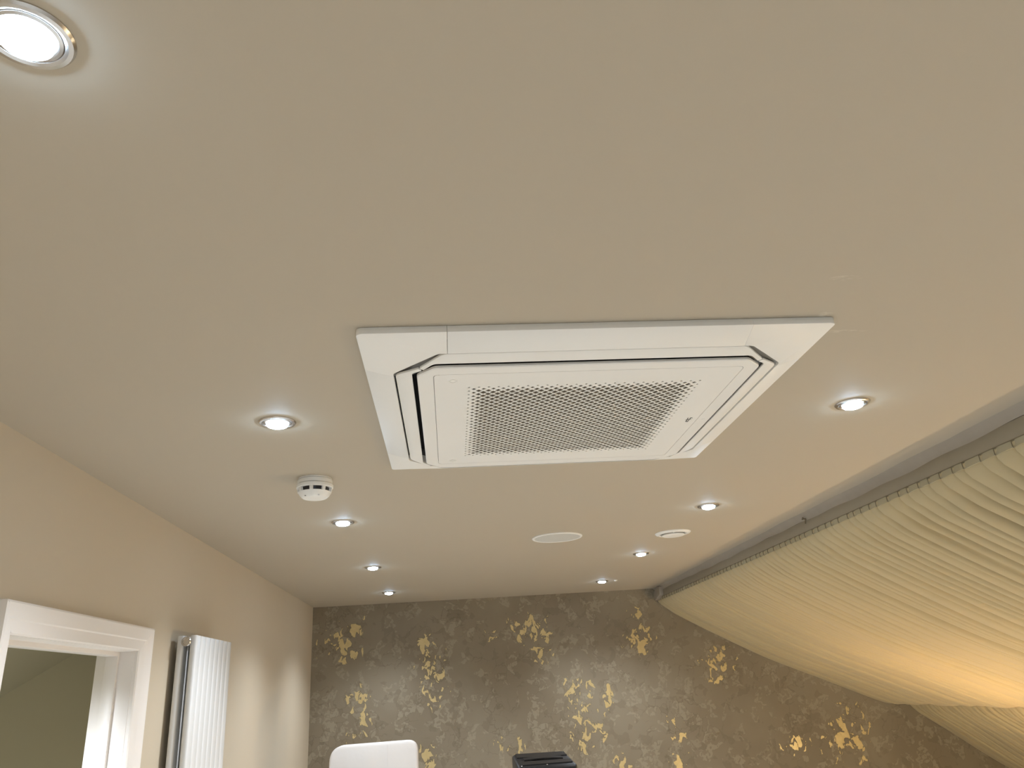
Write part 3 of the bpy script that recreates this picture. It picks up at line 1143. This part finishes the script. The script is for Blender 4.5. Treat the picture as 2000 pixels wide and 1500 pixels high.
def ontop(u, v, h=0.0):
    a = Vector(tops[0]).lerp(Vector(tops[1]), u)
    b = Vector(tops[3]).lerp(Vector(tops[2]), u)
    q = a.lerp(b, v)
    return Vector((q.x, q.y, q.z + h))


def top_bar(u0_, u1_, v0_, v1_, h0, h1, name, mat, bow=0.0):
    bm = bmesh.new()
    n = 10
    rows_ = []
    for i in range(n + 1):
        u = u0_ + (u1_ - u0_) * i / n
        k = math.sin(math.pi * i / n)
        rows_.append([bm.verts.new(ontop(u, v, hh + bow * k)) for v, hh in ((v0_, h0), (v1_, h0), (v1_, h1), (v0_, h1))])
    for a, b in zip(rows_[:-1], rows_[1:]):
        for i in range(4):
            j = (i + 1) % 4
            bm.faces.new((a[i], a[j], b[j], b[i]))
    bm.faces.new(rows_[0])
    bm.faces.new(rows_[-1][::-1])
    return under(mesh_obj(name, bm, mat, None, 40), ls)


top_bar(0.06, 0.96, 0.66, 0.96, -0.004, 0.004, 'top_ridge', M['black_case'])
top_bar(0.08, 0.94, 0.10, 0.34, -0.004, 0.005, 'top_ridge', M['black_case'])
top_bar(0.16, 0.84, 0.42, 0.58, 0.000, 0.006, 'handle', M['black_case'], 0.004)
bm = bmesh.new()
add_box(bm, (0.312, 3.936, 1.00), (0.563, 3.946, 1.365))
under(mesh_obj('front_grille', bm, M['black_metal']), ls)
for (u, v) in ((0.07, 0.06), (0.93, 0.92), (0.5, 0.05), (0.72, 0.9)):
    bm = bmesh.new()
    q = ontop(u, v, 0.001)
    add_lathe(bm, [(0, 0.0035), (0.003, 0.003), (0.0045, 0.0)], 12, tuple(q))
    under(mesh_obj('screw', bm, M['chrome'], None, 40), ls)
st = thing('speaker_stand', (0.432, 4.08, 0), 'black tripod stand below the loudspeaker', 'stand')
bm = bmesh.new()
add_tube(bm, (0, 0, 0.10), (0, 0, 0.975), 0.018, 16)
mesh_obj('pole', bm, M['black_metal'], st, 40)
bm = bmesh.new()
add_tube(bm, (0, 0, 0.52), (0, 0, 0.60), 0.030, 16)
mesh_obj('collar', bm, M['black_metal'], st, 40)
bm = bmesh.new()
add_box(bm, (-0.06, -0.06, 0.968), (0.06, 0.06, 0.984))
mesh_obj('top_plate', bm, M['black_metal'], st)
for k in range(3):
    a = k * 2 * math.pi / 3 + 0.4
    bm = bmesh.new()
    add_tube(bm, (0.02 * math.cos(a), 0.02 * math.sin(a), 0.55), (0.46 * math.cos(a), 0.46 * math.sin(a), 0.012), 0.011, 10)
    mesh_obj('leg', bm, M['black_metal'], st, 40)

# ------------------------------------------------------------------ warm uplighter under the drape
LX, LY, LZ = 2.80, 4.25, 0.72
fl = thing('floor_lamp', (LX, LY, 0), 'warm uplighter floor lamp under the middle of the drape, below the picture edge', 'lamp')
bm = bmesh.new()
add_lathe(bm, [(0, 0), (0.14, 0), (0.14, 0.012), (0.10, 0.022), (0.02, 0.03), (0, 0.03)], 40)
mesh_obj('base', bm, M['brass'], fl, 40)
bm = bmesh.new()
add_tube(bm, (0, 0, 0.025), (0, 0, LZ - 0.12), 0.011, 14)
mesh_obj('pole', bm, M['brass'], fl, 40)
bm = bmesh.new()
add_lathe(bm, [(0, -0.13), (0.03, -0.128), (0.09, -0.10), (0.13, -0.062), (0.15, -0.03), (0.146, -0.03), (0.125, -0.060), (0.085, -0.094), (0.03, -0.12), (0, -0.122)], 48, (0, 0, LZ))
mesh_obj('shade', bm, M['brass'], fl, 40)
bl = bpy.data.lights.new('lamp_bulb', 'POINT')
bl.energy = LAMP_W
bl.color = LAMP_COL
bl.shadow_soft_size = 0.035
bo = bpy.data.objects.new('lamp_bulb', bl)
bo.location = (0, 0, LZ)
bo.parent = fl
col.objects.link(bo)
b2 = copy_thing(fl, (3.5, 2.6, 0), 'warm uplighter floor lamp under the near half of the drape, past the picture edge')
for c_ in b2.children:
    if c_.type == 'LIGHT':
        c_.data = c_.data.copy()
        c_.data.energy = LAMP2_W
